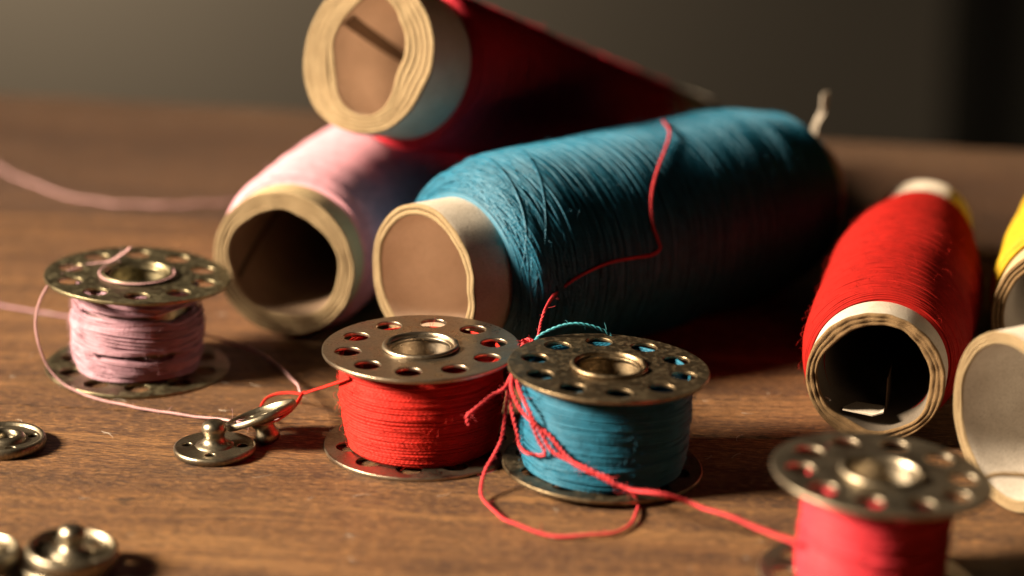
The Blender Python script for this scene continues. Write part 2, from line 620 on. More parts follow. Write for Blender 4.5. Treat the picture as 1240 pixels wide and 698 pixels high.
def winding_path(zs, rs, seed, per=72, amp=0.06, tilt=0.0, zamp=0.05):
    """closed-ish turns: zs, rs per turn; returns points and radial normals"""
    turns = len(zs) - 1
    n = turns * per
    t = np.linspace(0, turns, n)
    th = t * 2 * np.pi
    z = np.interp(t, np.arange(turns + 1), zs)
    r = np.interp(t, np.arange(turns + 1), rs)
    w1, w2 = wob(8, seed, 4), wob(8, seed + 1, 3)
    r = r + amp * w1(th, t * 0.7)
    z = z + zamp * w2(th, t * 0.35) + tilt * np.sin(th + seed)
    P = np.stack([r * np.cos(th), r * np.sin(th), z], 1)
    N = np.stack([np.cos(th), np.sin(th), np.zeros_like(th)], 1)
    return P, N


def bobbin(loc, quat, metal, thread, prof, label, seed, th_r=0.125, hole_turn=0.0, gaps=(), tint=None, top_tilt=0.0, layers=3, diagonal=True, fibres=900, jitter=0.06):
    root = empty("thread_bobbin", loc, quat, label, "bobbin", "metal bobbins standing on the tabletop")
    holes = [(7.75 * math.cos(a), 7.75 * math.sin(a), 1.38) for a in [hole_turn + 2 * math.pi * i / 10 for i in range(10)]]
    plate("flange", RF, holes, FT, 0.10, metal, root, z=FT / 2, centre=3.2, bend=0.05, seed=seed)
    up = plate("flange", RF, holes, FT, 0.10, metal, root, z=0, centre=3.2, bend=0.12, seed=seed + 1)
    up.location = (0, 0, (HB - FT / 2) * S)
    up.rotation_euler = (0, top_tilt, 0)
    # hub: tube with a lip rolled out over the upper plate, open at a seam
    w = wob(6, seed + 4, 4)

    def dent(i, th, rr, zz):
        g = np.exp(-((np.mod(th - 0.12, 2 * np.pi)) / 0.16) ** 2) + np.exp(-((2 * np.pi - np.mod(th - 0.12, 2 * np.pi)) / 0.16) ** 2)
        if i > 3:
            return rr + 0.06 * w(th, i * 0.3) - 0.05 * g, zz + 0.04 * w(th, 2) - 0.22 * g
        return rr, zz
    T = HB
    prof_h = [(3.05, 0.1), (3.5, 0.1), (3.5, T - FT - 0.05), (3.55, T + 0.01), (3.98, T + 0.015), (4.08, T + 0.10), (4.04, T + 0.28), (3.90, T + 0.42), (3.72, T + 0.44),
              (3.58, T + 0.32), (3.48, T + 0.05), (3.38, T - 0.5), (3.22, T - 1.3), (3.10, T - 2.2), (3.06, T - 4.0), (3.05, 0.1)]
    lathe("hub", prof_h, 96, metal, root, wobble=dent, arc=(0.10, 2 * math.pi + 0.04))
    # thread: a solid under-layer with real turns over it
    lo, hi = FT + th_r, HB - FT - th_r

    def rad(z):
        return np.interp(z, [p[0] for p in prof], [p[1] for p in prof])
    zz = np.linspace(FT + 0.01, HB - FT - 0.5, 30)
    if not gaps:
        core = [(3.45, zz[0])] + [(float(rad(z)) - 0.16, z) for z in zz] + [(3.45, zz[-1])]
    else:
        core = [(3.45, zz[0])] + [(float(rad(z)) - 1.3, z) for z in zz] + [(3.45, zz[-1])]
    parts = []
    r = np.random.default_rng(seed)
    for L in range(layers):
        pitch = th_r * (1.75 if L == 0 else 1.95 + L * 0.25)
        n = int((hi - lo) / pitch) + 1
        z = np.linspace(lo, hi, n) if L % 2 == 0 else np.linspace(hi, lo, n)
        z = z + r.normal(size=n) * (0.0 if L == 0 else 0.14)
        base = (layers - 1 - L) * 0.09 + 0.02 if not gaps else (layers - 1 - L) * 0.33
        rs = rad(z) - base + r.normal(size=n) * jitter * (0.3 if L == 0 else 0.7)
        for g, hw in gaps:
            d = z - g
            z = np.where(np.abs(d) < hw, g + np.sign(d + 1e-6) * (hw + 0.15 * np.abs(d)), z)
        P, N = winding_path(np.clip(z, lo, hi), rs, seed * 7 + L, amp=0.05 if not gaps else 0.06, tilt=0.0 if L == 0 else 0.10 + 0.05 * L, zamp=0.03 + 0.05 * L + (0.10 if gaps else 0))
        th = np.arctan2(P[:, 1], P[:, 0])
        for q, (g, hw) in enumerate(gaps):
            gz = g + 0.35 * np.sin(th + 1.2 + q) + 0.12 * np.sin(3 * th + q)
            h = hw * np.clip(0.35 + 0.9 * np.sin(2 * th + 2.4 + 1.9 * q) + 0.3 * np.sin(5 * th), 0.0, 1.3)
            d = P[:, 2] - gz
            P[:, 2] = np.where(np.abs(d) < h, gz + np.where(d > 0, 1, -1) * (h + 0.2 * np.abs(d)), P[:, 2])
        P[:, 2] = np.clip(P[:, 2], lo, hi)
        parts.append(tube_np(P, N, th_r, 6))
    if diagonal:
        for q in range(5):
            a0, a1 = r.uniform(-math.pi, math.pi), r.uniform(1.4, 3.2)
            za, zb = r.uniform(lo, hi), r.uniform(lo, hi)
            t = np.linspace(0, 1, 70)
            th = a0 + a1 * t
            z = za + (zb - za) * (t * t * (3 - 2 * t))
            rr = rad(z) + 0.10 - 0.35 * np.exp(-(t / 0.06) ** 2) - 0.35 * np.exp(-((1 - t) / 0.06) ** 2)
            parts.append(tube_np(np.stack([rr * np.cos(th), rr * np.sin(th), z], 1), np.stack([np.cos(th), np.sin(th), 0 * th], 1), th_r, 6))
    V, F, U = join(parts)
    wind = mesh_np("wound_thread", V, F, thread, root, True, U)
    lathe("thread_core", core, 72, thread if not gaps else metal, wind)

    def surf(rg):
        th, z = rg.uniform(0, 2 * math.pi), rg.uniform(lo, hi)
        rr = float(rad(z))
        n = np.array([math.cos(th), math.sin(th), 0.0])
        return np.array([rr * n[0], rr * n[1], z]), n
    fuzz_mesh("loose_fibres", surf, fibres, thread, root, seed + 9, rad=0.016)
    return root


def lean(deg_y, deg_x=0.0):
    return (Matrix.Rotation(R(deg_y), 3, 'Y') @ Matrix.Rotation(R(deg_x), 3, 'X')).to_quaternion()


bob_red = bobbin((0, 0, 0), lean(0), M_STEEL, M_RED, [(0.4, 7.7), (2.5, 8.1), (5.5, 8.6), (9, 8.55), (10.7, 8.45)],
                 "steel bobbin wound with bright red thread, left of the blue one", 11, hole_turn=R(10))
bob_blue = bobbin((18.9, -7.6, 0.60), lean(3.1), M_RUST, M_BLUE, [(0.4, 8.3), (3, 8.65), (8, 8.7), (10.7, 8.6)],
                  "tarnished bobbin wound with teal blue thread under the coral strands", 23, hole_turn=R(24), layers=4)
bob_pink = bobbin((-32.9, 24.2, 0.0), lean(1.8, -0.5), M_BRASSY, M_PINK, [(0.4, 6.7), (2.5, 7.3), (6, 7.45), (8.5, 7.0), (10.7, 6.6)],
                  "speckled bobbin wound loosely with mauve pink thread at the left", 37, hole_turn=R(-12), gaps=((8.0, 0.60), (3.3, 0.42)), layers=4, top_tilt=R(1.2), jitter=0.04, th_r=0.11)
bob_front = bobbin((43.2, -37.6, 0.9), lean(5.0), M_OLD, M_ROSE, [(0.4, 6.9), (3, 7.05), (6, 6.95), (8, 7.1), (10.7, 6.9)],
                   "blurred bobbin wound with rose red thread, nearest the camera at right", 41, hole_turn=R(3), fibres=300, jitter=0.06)

# strand of pink lying round the lip of the pink bobbin's hub (part of its thread)
a = np.linspace(R(150), R(390), 60)
ring = np.stack([4.2 * np.cos(a), 4.2 * np.sin(a), np.full_like(a, HB + 0.22)], 1)
V, F, U = plied(ring, 0.13, 2, 0.9, seed=5, drift=0.02)
mesh_np("thread_end", V, F, M_PINKL, bob_pink, True, U)


# ------------------------------------------------------------------ cardboard spools
def card_tube(root, length, ro, thick, plies, seed, mats, taper=1.0, rough_edge=0.15, inner_shape=None, oval=(1, 1), nick=0.0, parent_name="cardboard_tube", groove=0.24, crush=0.0):
    """paper tube: every ply ends at its own ragged height, with grooves between plies.
    local Z runs from the open mouth (z = 0) into the spool. mats = outer, ply edge, inner"""
    w = [wob(12, seed + i, 9) for i in range(plies + 3)]
    prof = []                                   # (ply radius fraction 0 outer .. 1 inner, depth, kind)
    nz = 8
    for i in range(nz):
        prof.append((0.0, length * (1 - i / nz), 0))
    prof.append((0.0, 0.9, 0))
    prof.append((0.0, 0.25, 0))
    for p in range(plies):
        f0, f1 = p / plies, (p + 1) / plies
        prof.append((f0 + 0.06 / plies, 0.04, 1))
        prof.append(((f0 + f1) / 2 - 0.15 / plies, -0.06, 1))
        prof.append(((f0 + f1) / 2 + 0.15 / plies, -0.06, 1))
        prof.append((f1 - 0.06 / plies, 0.04, 1))
        if p < plies - 1:
            prof.append((f1 - 0.03 / plies, groove, 3))
            prof.append((f1 + 0.03 / plies, groove, 3))
    prof.append((1.0, 0.3, 2))
    prof.append((1.0, 1.2, 2))
    for i in range(1, nz + 1):
        prof.append((1.0, length * i / nz, 2))
    n = len(prof)
    seg = 320
    th = np.linspace(0, 2 * np.pi, seg, endpoint=False)
    V = np.empty((seg, n, 3))
    rag = wob(30, seed + 77, 22)
    for i, (f, z, kind) in enumerate(prof):
        sc_ = 1 + (taper - 1) * min(1, max(0, z / length))
        inner = ro - thick
        if inner_shape is not None:
            inner = inner * inner_shape(th)
        rr = ro + (inner - ro) * f
        ply = int(f * plies * 0.999)
        mouth = math.exp(-max(z, 0) / 0.6)
        rr = rr * sc_ + mouth * (0.022 * rag(th, f * 2.5) + (0.02 + crush) * w[plies](th, 0) * (1 - 0.4 * f))
        zz = z + mouth * (rough_edge * 0.25 * w[ply](th, 0) + rough_edge * 0.5 * w[plies](th, 0) + rough_edge * 0.22 * rag(th, f * 0.6) + nick * np.exp(-((np.mod(th - 4.3, 2 * np.pi) - 0.5) / 0.3) ** 2))
        V[:, i, 0] = rr * np.cos(th) * oval[0]
        V[:, i, 1] = rr * np.sin(th) * oval[1]
        V[:, i, 2] = zz
    a = np.arange(seg)[:, None]
    b = (a + 1) % seg
    i = np.arange(n - 1)[None, :]
    F = np.stack([a * n + i, a * n + i + 1, b * n + i + 1, b * n + i], axis=-1).reshape(-1, 4)
    kinds = np.array([prof[q][2] if prof[q][2] == prof[q + 1][2] else (3 if 3 in (prof[q][2], prof[q + 1][2]) else 1) for q in range(n - 1)])
    mi = np.tile(kinds, seg)
    # far end: close the wall with a plain ring
    ring = [(q * n + n - 1, ((q + 1) % seg) * n + n - 1, ((q + 1) % seg) * n, q * n) for q in range(seg)]
    F = np.concatenate([F, np.array(ring)])
    mi = np.concatenate([mi, np.full(seg, 1)])
    return mesh_np(parent_name, V.reshape(-1, 3), F, list(mats) + [M_GLUE], root, True, None, mi)


def tube_seam_or_shadow(root, r_in, th0, th1, z0, z1, width, mat, name="seam_or_shadow_strip", shape=lambda a: 1.0, taper=1.0, length=70.0):
    """spiral lap of the inner paper, also used for a painted shadow band: a thin strip proud of the inner face"""
    t = np.linspace(0, 1, 60)
    th = th0 + (th1 - th0) * t
    z = z0 + (z1 - z0) * t
    V = []
    da, dl = r_in * (th1 - th0), z1 - z0
    ln = math.hypot(da, dl)
    for d, dr in ((-width / 2, 0.0), (-width / 2 + 0.05, 0.14), (width / 2 - 0.05, 0.14), (width / 2, 0.0)):
        a2 = th - d * (dl / ln) / r_in
        rr = (r_in * shape(a2)) * (1 + (taper - 1) * z / length) + 0.05 - dr
        V.append(np.stack([rr * np.cos(a2), rr * np.sin(a2), z + d * da / ln], 1))
    V = np.concatenate(V)
    n = len(t)
    F = np.array([(r * n + i, r * n + i + 1, (r + 1) * n + i + 1, (r + 1) * n + i) for r in range(3) for i in range(n - 1)])
    return mesh_np(name, V, F, mat, root, True)


def spool_winding(root, prof, thread, seed, th_r=0.15, pitch=0.30, per=84, passes=0, pass_pitch=1.3, lump=0.12, fan=0, fibres=400, sides=4, name="wound_thread", fibre_ln=(0.5, 1.8)):
    t0, t1 = prof[0][0], prof[-1][0]
    pt = np.array([p[0] for p in prof])
    pr = np.array([p[1] for p in prof])
    f = np.linspace(t0, t1, 400)
    g = np.interp(f, pt, pr)
    ker = np.hanning(15)
    ker /= ker.sum()
    gp = np.pad(g, 7, mode='edge')
    g = np.convolve(gp, ker, mode='valid')
    lw = wob(9, seed + 3, 3)

    def rad(z, th=0.0):
        return np.interp(z, f, g) + lump * lw(th, z * 0.45)
    # under layer surface
    zz = np.linspace(t0, t1, 90)
    seg = 96
    th = np.linspace(0, 2 * np.pi, seg, endpoint=False)
    V = np.stack([np.stack([(rad(z, th) - th_r * 0.9) * np.cos(th), (rad(z, th) - th_r * 0.9) * np.sin(th), np.full(seg, z)], 1) for z in zz])
    cap0 = np.stack([(pr[0] - 1.6) * np.cos(th), (pr[0] - 1.6) * np.sin(th), np.full(seg, t0 + 0.2)], 1)
    cap1 = np.stack([2.6 * np.cos(th), 2.6 * np.sin(th), np.full(seg, t1 - 0.1)], 1)
    V = np.concatenate([cap0[None], V, cap1[None]])
    m = len(V)
    a = np.arange(m - 1)[:, None]
    i = np.arange(seg)[None, :]
    i2 = (i + 1) % seg
    Fc = np.stack([a * seg + i, a * seg + i2, (a + 1) * seg + i2, (a + 1) * seg + i], axis=-1).reshape(-1, 4)
    core = (V.reshape(-1, 3), Fc)
    parts = []
    r = np.random.default_rng(seed)
    turns = int((t1 - t0) / pitch)
    n = turns * per
    tt = np.linspace(0, turns, n)
    a_ = tt * 2 * np.pi
    w1 = wob(8, seed + 5, 3)
    z = t0 + (t1 - t0) * tt / turns + 0.10 * w1(a_, tt * 0.05)
    z = np.clip(z, t0, t1)
    rr = rad(z, a_) + 0.03 * wob(8, seed + 6, 5)(a_, tt * 0.9)
    N = np.stack([np.cos(a_), np.sin(a_), 0 * a_], 1)
    parts.append(tube_np(np.stack([rr * N[:, 0], rr * N[:, 1], z], 1), N, th_r, sides))
    for p in range(passes):
        pp = pass_pitch * r.uniform(0.75, 1.3)
        za, zb = (t0 + r.uniform(0.3, 3), t1 - r.uniform(0.5, 8))
        if p % 2:
            za, zb = zb, za
        turns = max(3, int(abs(zb - za) / pp))
        n = turns * per
        tt = np.linspace(0, turns, n)
        a_ = tt * 2 * np.pi + r.uniform(0, 6)
        z = za + (zb - za) * tt / turns + 0.35 * wob(8, seed + 20 + p, 3)(a_, tt * 0.12)
        z = np.clip(z, t0 + 0.1, t1 - 0.1)
        rr = rad(z, a_) + 0.03 + 0.012 * p + 0.05 * wob(8, seed + 60 + p, 4)(a_, tt)
        N = np.stack([np.cos(a_), np.sin(a_), 0 * a_], 1)
        parts.append(tube_np(np.stack([rr * N[:, 0], rr * N[:, 1], z], 1), N, th_r, sides))
    for q in range(fan):
        # strands that leave the collar edge and run slantwise over the shoulder
        a0 = r.uniform(0, 2 * math.pi)
        span = r.uniform(1.8, 3.4) * (1 if r.random() < 0.7 else -1)
        zb = t0 + r.uniform(1.5, 6) * (1.0 if r.random() < 0.75 else 2.0)
        t = np.linspace(0, 1, 70)
        a_ = a0 + span * t
        z = t0 + 0.15 + (zb - t0) * t ** r.uniform(1.0, 1.7)
        rr = rad(z, a_) + 0.08 + 0.18 * r.random() + 0.12 * np.sin(np.pi * t) * r.random() - 0.8 * np.exp(-((1 - t) / 0.07) ** 2)
        N = np.stack([np.cos(a_), np.sin(a_), 0 * a_], 1)
        parts.append(tube_np(np.stack([rr * N[:, 0], rr * N[:, 1], z], 1), N, th_r * r.uniform(0.8, 1.1), sides))
    V, F, U = join(parts)
    wind = mesh_np(name, V, F, thread, root, True, U)
    mesh_np("thread_core", core[0], core[1], thread, wind, True)

    def surf(rg):
        th, z = rg.uniform(0, 2 * math.pi), rg.uniform(t0, t1)
        q = float(rad(z, th)) + 0.05
        nn = np.array([math.cos(th), math.sin(th), 0.0])
        return np.array([q * nn[0], q * nn[1], z]), nn
    if fibres:
        fuzz_mesh("loose_fibres", surf, fibres, thread, root, seed + 9, ln=fibre_ln)
    return wind


def dirv(phi, dn=0.0):
    return (math.sin(R(phi)) * math.cos(R(dn)), math.cos(R(phi)) * math.cos(R(dn)), -math.sin(R(dn)))


GS = "cardboard thread spools lying on the tabletop"
# teal blue cone in the middle
sp_blue = empty("thread_spool", (-0.3, 18.6, 12.2), axis_quat(dirv(48, 1.5)), "big teal blue thread spool lying in the middle with white collar", "thread spool", GS)
card_tube(sp_blue, 62.5, 8.7, 1.25, 2, 101, (M_WHITE, M_KRAFT, M_INNER), taper=0.72, rough_edge=0.16)
spool_winding(sp_blue, [(5.6, 9.0), (7, 11.0), (12, 12.1), (35, 11.9), (50, 11.3), (57, 10), (60.5, 7)], M_BLUE2, 201, th_r=0.10, pitch=0.18, passes=18, pass_pitch=1.2, lump=0.10, fan=110, fibres=1800, sides=4)
tab = [(0.2, 6.0, 63.0), (0.1, 8.0, 63.5), (-0.6, 9.6, 63.8), (-1.2, 11.2, 63.2), (-1.9, 12.4, 62.6)]
V, F, U = plied(tab, 0.38, 2, 60.0, step=0.3, seed=9)
mesh_np("paper_tab", V, F, M_WHITE, sp_blue, True, U)

# pale pink spool at left, under the red one
sp_pink = empty("thread_spool", (-16.8, 33.3, 9.4), axis_quat(dirv(17, 0)), "pale pink thread spool with thick tan mouth under the red spool", "thread spool", GS)
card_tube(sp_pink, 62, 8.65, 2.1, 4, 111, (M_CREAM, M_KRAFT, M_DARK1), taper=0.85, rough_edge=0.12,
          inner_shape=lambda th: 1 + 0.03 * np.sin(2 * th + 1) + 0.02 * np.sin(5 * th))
spool_winding(sp_pink, [(3.6, 8.8), (5.2, 9.6), (12, 9.7), (45, 9.0), (57, 7.8), (58, 7)], M_PINK2, 211, th_r=0.16, pitch=0.34, passes=3, lump=0.12, fibres=250)
tube_seam_or_shadow(sp_pink, 6.55, R(-22), R(55), 1.0, 34.0, 0.8, M_SEAM, shape=lambda th: 1 + 0.03 * np.sin(2 * th + 1) + 0.02 * np.sin(5 * th), taper=0.85, length=62)

# crimson cone on top, tilted down to the right
M0 = Vector((-7.0, 39.9, 32.5))
FA = Vector((33.8, 98.0, 7.0))
sp_top = empty("thread_spool", M0, axis_quat(FA - M0), "crimson thread spool lying aslant on top of the pink and blue ones", "thread spool", "cardboard thread spools lying on the tabletop")


def pinch(th):
    # the hole is squeezed narrow: thick card left and right, uneven
    a_, b_ = 0.70, 0.97
    return a_ * b_ / np.sqrt((b_ * np.cos(th + 0.1)) ** 2 + (a_ * np.sin(th + 0.1)) ** 2) + 0.025 * np.sin(3 * th + 0.6) + 0.02 * np.sin(5 * th)


card_tube(sp_top, 76, 9.2, 2.0, 5, 121, (M_WHITE, M_KRAFT, M_INNER), taper=0.56, rough_edge=0.34, crush=0.16, inner_shape=pinch)
spool_winding(sp_top, [(8.2, 9.3), (9.0, 9.75), (15, 9.4), (28, 8.4), (42, 7.2), (55, 6.3), (65, 5.6), (67, 4.9)], M_CRIM, 221, th_r=0.15, pitch=0.33, passes=2, lump=0.05, fibres=250)
tube_seam_or_shadow(sp_top, 7.2, R(40), R(5), 0.9, 16.0, 2.0, M_FLAP_SHADOW, shape=pinch, taper=0.56, length=76)  # darker strip painted in for the shadow band inside the mouth

# scarlet spool at right, mouth towards the camera
A0 = Vector((47.7, -1.0, 7.9))
A1 = Vector((59.6, 54.0, 7.4))
sp_red = empty("thread_spool", A0, axis_quat(A1 - A0), "scarlet thread spool lying at right, its dark ragged mouth towards the camera", "thread spool", GS)
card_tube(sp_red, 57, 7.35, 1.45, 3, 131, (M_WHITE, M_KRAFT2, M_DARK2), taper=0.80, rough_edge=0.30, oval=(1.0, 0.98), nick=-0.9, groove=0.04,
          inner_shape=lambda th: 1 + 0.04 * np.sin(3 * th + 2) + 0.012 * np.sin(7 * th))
spool_winding(sp_red, [(4.6, 7.5), (6.0, 8.1), (12, 8.5), (18, 8.8), (26, 8.85), (36, 8.4), (44, 7.3), (50, 6.2), (51, 5.9)], M_SCAR, 231, th_r=0.15, pitch=0.32, passes=4, lump=0.24, fibres=1300)
flap = [(3.4, -3.9, 0.8), (0.2, -4.3, 0.7), (-0.9, -4.0, 1.0), (-0.6, -4.9, 5.5), (3.0, -4.8, 6.0), (3.5, -4.4, 3.0),
        (3.4, -4.05, 0.8), (0.2, -4.45, 0.7), (-0.9, -4.15, 1.0), (-0.6, -5.05, 5.5), (3.0, -4.95, 6.0), (3.5, -4.55, 3.0)]
mesh_np("paper_flap", flap, [(0, 1, 2, 3, 4, 5), (11, 10, 9, 8, 7, 6)] + [(i, i + 6, (i + 1) % 6 + 6, (i + 1) % 6) for i in range(6)], M_WHITE, sp_red, False)
mesh_np("paper_flap", [(-0.7, -5.4, 5.0), (-0.75, -1.8, 5.6), (-0.75, -1.2, 9.0), (-0.7, -5.6, 9.0), (-0.85, -5.4, 5.0), (-0.9, -1.8, 5.6), (-0.9, -1.2, 9.0), (-0.85, -5.6, 9.0)],
        [(0, 1, 2, 3), (7, 6, 5, 4), (0, 4, 5, 1), (1, 5, 6, 2), (2, 6, 7, 3), (3, 7, 4, 0)], M_FLAP_SHADOW, sp_red, False)
a = np.linspace(-0.6, 2.4, 24)
curl = np.stack([5.2 + 0.9 * np.sin(a), -4.0 + 1.2 * np.cos(a), 0.8 + 0.25 * a], 1)
V, F, U = tube_np(curl, np.tile([0.1, 0.2, 1.0], (24, 1)), 0.10, 6)
mesh_np("thread_curl", V, F, M_WHITE, sp_red, True, U)

# empty white tube at the right edge
sp_white = empty("cardboard_spool_tube", (59.2, -17.3, 9.25), axis_quat(dirv(61, 0)), "bare white cardboard tube lying at the right edge, mouth to the left", "cardboard tube")
card_tube(sp_white, 60, 9.25, 1.25, 3, 141, (M_WHITE, M_KRAFT, M_INGREY), rough_edge=0.15, parent_name="cardboard_tube", crush=0.08)

# yellow spool behind it
sp_yel = empty("thread_spool", (70.6, 14.5, 9.0), axis_quat(dirv(15, 0)), "yellow thread spool cut off by the right edge behind the white tube", "thread spool", GS)
card_tube(sp_yel, 45, 8.6, 1.5, 3, 151, (M_CREAM, M_KRAFT2, M_INGREY), taper=0.85)
spool_winding(sp_yel, [(5.0, 8.8), (6.5, 9.4), (20, 9.6), (36, 9.0), (40, 8)], M_YEL, 241, th_r=0.16, pitch=0.36, lump=0.08, fibres=100)


# ------------------------------------------------------------------ sew-on snap fasteners
def snap(loc, quat, label, kind="stud", size=1.0, seed=1, rim_h=-0.15, group="metal snap fasteners on the tabletop"):
    root = empty("snap_fastener", loc, quat, label, "snap fastener", group)
    r0 = 4.15 * size
    holes = [(2.95 * size * math.cos(a), 2.95 * size * math.sin(a), 0.55 * size) for a in [0.5 + seed + math.pi / 2 * i for i in range(4)]]
    plate("snap_plate", r0, holes, 0.32, 0.08, M_SNAP, root, z=0.55 + 0.16, centre=1.25 * size, bend=0.05, seed=seed)
    lathe("rim", [(r0 - 0.45, 0.70), (r0 - 0.30, 0.95 + rim_h), (r0 - 0.05, 1.02 + rim_h), (r0 + 0.18, 0.88 + rim_h * 0.8), (r0 + 0.22, 0.5), (r0 + 0.12, 0.10), (r0 - 0.15, 0.02), (r0 - 0.35, 0.15), (r0 - 0.45, 0.70)], 72, M_SNAP, root)
    if kind == "stud":
        z0 = 0.7
        lathe("stud", [(2.1 * size, z0), (2.0 * size, z0 + 0.25), (1.6 * size, z0 + 0.42), (1.32, z0 + 0.62), (1.08, z0 + 1.0), (1.10, z0 + 1.35), (1.28, z0 + 1.75), (1.32, z0 + 2.15), (1.18, z0 + 2.55),
                       (0.85, z0 + 2.84), (0.4, z0 + 2.97), (0.001, z0 + 3.0)], 40, M_SNAP, root)
    else:
        lathe("socket", [(2.3 * size, 0.72), (2.2 * size, 1.15), (1.9 * size, 1.45), (1.5 * size, 1.5), (1.25 * size, 1.35), (1.15 * size, 0.9), (1.1 * size, 0.25), (0.001, 0.2)], 40, M_SNAP, root)
    return root


snap((-21.8, -2.0, 0.0), lean(0), "brass toned snap fastener with upright stud, between pink and red bobbins", "stud", 1.0, 1)
# second one lies tipped on the first, stud down
q2 = (Matrix.Rotation(R(-20), 3, 'Y') @ Matrix.Rotation(R(-11), 3, 'X') @ Matrix.Rotation(R(180), 3, 'X')).to_quaternion()
snap((-17.3, 1.2, 3.45), q2, "snap fastener tipped upside down against the upright one, red thread through it", "stud", 0.92, 2, rim_h=-0.28)
snap((-44.2, -0.2, 0.0), lean(1), "snap fastener cut off by the left edge of the photo, midway down", "socket", 1.0, 3, rim_h=0.25)
snap((-33.2, -33.0, 0.0), lean(0), "blurred lower snap fastener under another in the near left corner", "socket", 1.0, 4)
snap((-32.6, -33.4, 1.35), lean(3, 2), "blurred snap fastener with bright stud, topmost in the near left corner", "stud", 1.02, 5, rim_h=0.5)
snap((-42.0, -32.2, 0.4), lean(-4), "blurred snap fastener at the photo's lower left edge beside the stacked pair", "socket", 1.0, 6, rim_h=0.5)


# ------------------------------------------------------------------ loose threads
def loose(name, pts, rad, mat, label, plies=3, twist=1.0, seed=1, fuzz=0.6, drift=0.05, step=0.09):
    V, F, U = plied(pts, rad, plies, twist, step=step, seed=seed, fuzz=fuzz, drift=drift)
    o = mesh_np(name, V, F, mat, None, True, U)
    return tag(o, label, "thread")

T_RED_OVER = [(27.24, 44.24, 23.53), (27.81, 39.85, 23.36), (27.16, 35.8, 22.53), (26.16, 32.12, 21.34), (25.4, 29.09, 19.8), (25.15, 27.21, 18.23), (25.32, 26.08, 16.45), (25.89, 25.84, 14.77), (26.18, 25.8, 13.71), (25.31, 24.9, 13.22), (23.01, 22.83, 13.5), (20.54, 20.58, 13.75), (18.2, 18.41, 13.5), (16.08, 16.71, 12.82), (14.26, 15.7, 11.62), (13.16, 6.0, 13.41), (12.61, 4.0, 12.52), (12.25, 2.0, 11.55), (11.38, 1.0, 10.52)]
T_MAIN = [(11.38, 1.0, 10.52), (10.75, -4.0, 11.12), (9.89, -7.0, 10.48), (9.72, -10.0, 9.61), (10.64, -12.0, 8.02), (11.89, -13.82, 7.2), (13.22, -14.69, 6.37), (14.79, -15.88, 5.05), (16.35, -17.37, 4.49), (17.81, -18.49, 4.22), (19.62, -19.15, 3.51), (21.18, -19.61, 3.07), (24.02, -23.9, 4.12), (27.47, -23.74, 3.0), (30.43, -28.12, 3.6), (33.67, -32.8, 4.1), (36.27, -40.51, 5.94)]
T_MAIN2 = [(11.46, 0.5, 10.51), (10.4, -7.0, 10.76), (10.39, -10.0, 10.24), (11.3, -13.23, 9.03), (12.47, -13.98, 7.08), (13.55, -14.97, 5.41), (15.37, -16.4, 4.72), (17.4, -18.31, 4.5), (19.61, -19.28, 3.74)]
T_LOOP = [(19.62, -19.09, 3.4), (21.27, -19.41, 2.9), (22.16, -16.38, 0.5), (22.24, -18.72, 0.3), (21.45, -22.13, 0.3), (19.16, -24.65, 0.3), (15.4, -25.48, 0.3), (12.24, -24.44, 0.3), (9.8, -22.13, 0.3), (7.89, -19.37, 0.3), (6.62, -15.94, 0.5), (6.36, -14.07, 1.0), (6.68, -12.51, 2.0), (7.61, -11.2, 3.2), (8.45, -9.5, 4.35), (8.7, -8.5, 5.97), (8.87, -7.5, 7.68), (9.21, -6.0, 8.94), (10.06, -5.0, 10.39), (11.11, -1.0, 10.77)]
T_TANGLE = [(11.28, 0.0, 10.69), (9.38, -6.0, 9.39), (9.47, -8.0, 8.32), (9.72, -9.5, 6.89), (10.14, -10.0, 5.27), (10.4, -10.5, 4.11), (11.06, -13.39, 4.43), (12.07, -13.54, 4.22), (12.89, -14.43, 4.84), (12.23, -13.86, 6.14), (11.56, -13.39, 7.75)]
T_FREE = [(11.55, 1.0, 10.61), (10.58, -4.0, 11.03), (9.13, -8.2, 9.66), (7.6, -8.8, 9.07), (6.17, -9.3, 8.08), (5.41, -9.8, 7.55), (5.03, -10.0, 7.17), (5.07, -10.0, 6.63), (5.23, -10.0, 6.0)]
T_BLUE_ARC = [(11.37, 0.5, 10.61), (11.98, 0.5, 11.71), (13.02, 0.8, 12.43), (14.76, 1.2, 13.03), (16.5, 1.6, 13.12), (18.08, 2.0, 12.66), (19.4, 2.2, 12.03), (20.46, 2.3, 11.17), (21.08, 2.3, 10.24)]
T_PINK_LOOP = [(-33.45, 26.45, 13.6), (-34.64, 27.44, 12.4), (-36.07, 28.11, 11.3), (-37.44, 27.81, 11.2), (-39.01, 26.9, 11.2), (-40.74, 24.52, 11.2), (-41.78, 21.28, 11.2), (-42.45, 19.32, 10.5), (-43.02, 18.34, 9.0), (-43.25, 17.96, 7.0), (-42.89, 17.31, 5.0), (-42.14, 17.19, 3.0), (-40.87, 16.76, 1.4), (-39.13, 15.76, 0.5), (-35.9, 13.3, 0.25), (-32.0, 10.98, 0.25), (-28.2, 9.2, 0.25), (-24.93, 7.94, 0.25), (-22.09, 6.27, 0.6), (-20.0, 2.91, 1.6), (-18.03, -0.43, 2.6), (-16.33, -2.0, 3.2), (-14.75, 0.21, 3.1), (-13.89, 4.26, 2.6), (-13.44, 8.09, 2.2), (-13.56, 11.22, 1.8), (-14.44, 16.26, 1.0), (-15.67, 20.56, 0.4), (-17.14, 24.24, 0.25), (-18.86, 27.29, 0.25), (-20.76, 29.82, 0.25), (-22.72, 31.67, 0.3), (-24.24, 31.68, 0.8), (-25.42, 30.27, 1.6), (-26.09, 28.57, 2.4)]
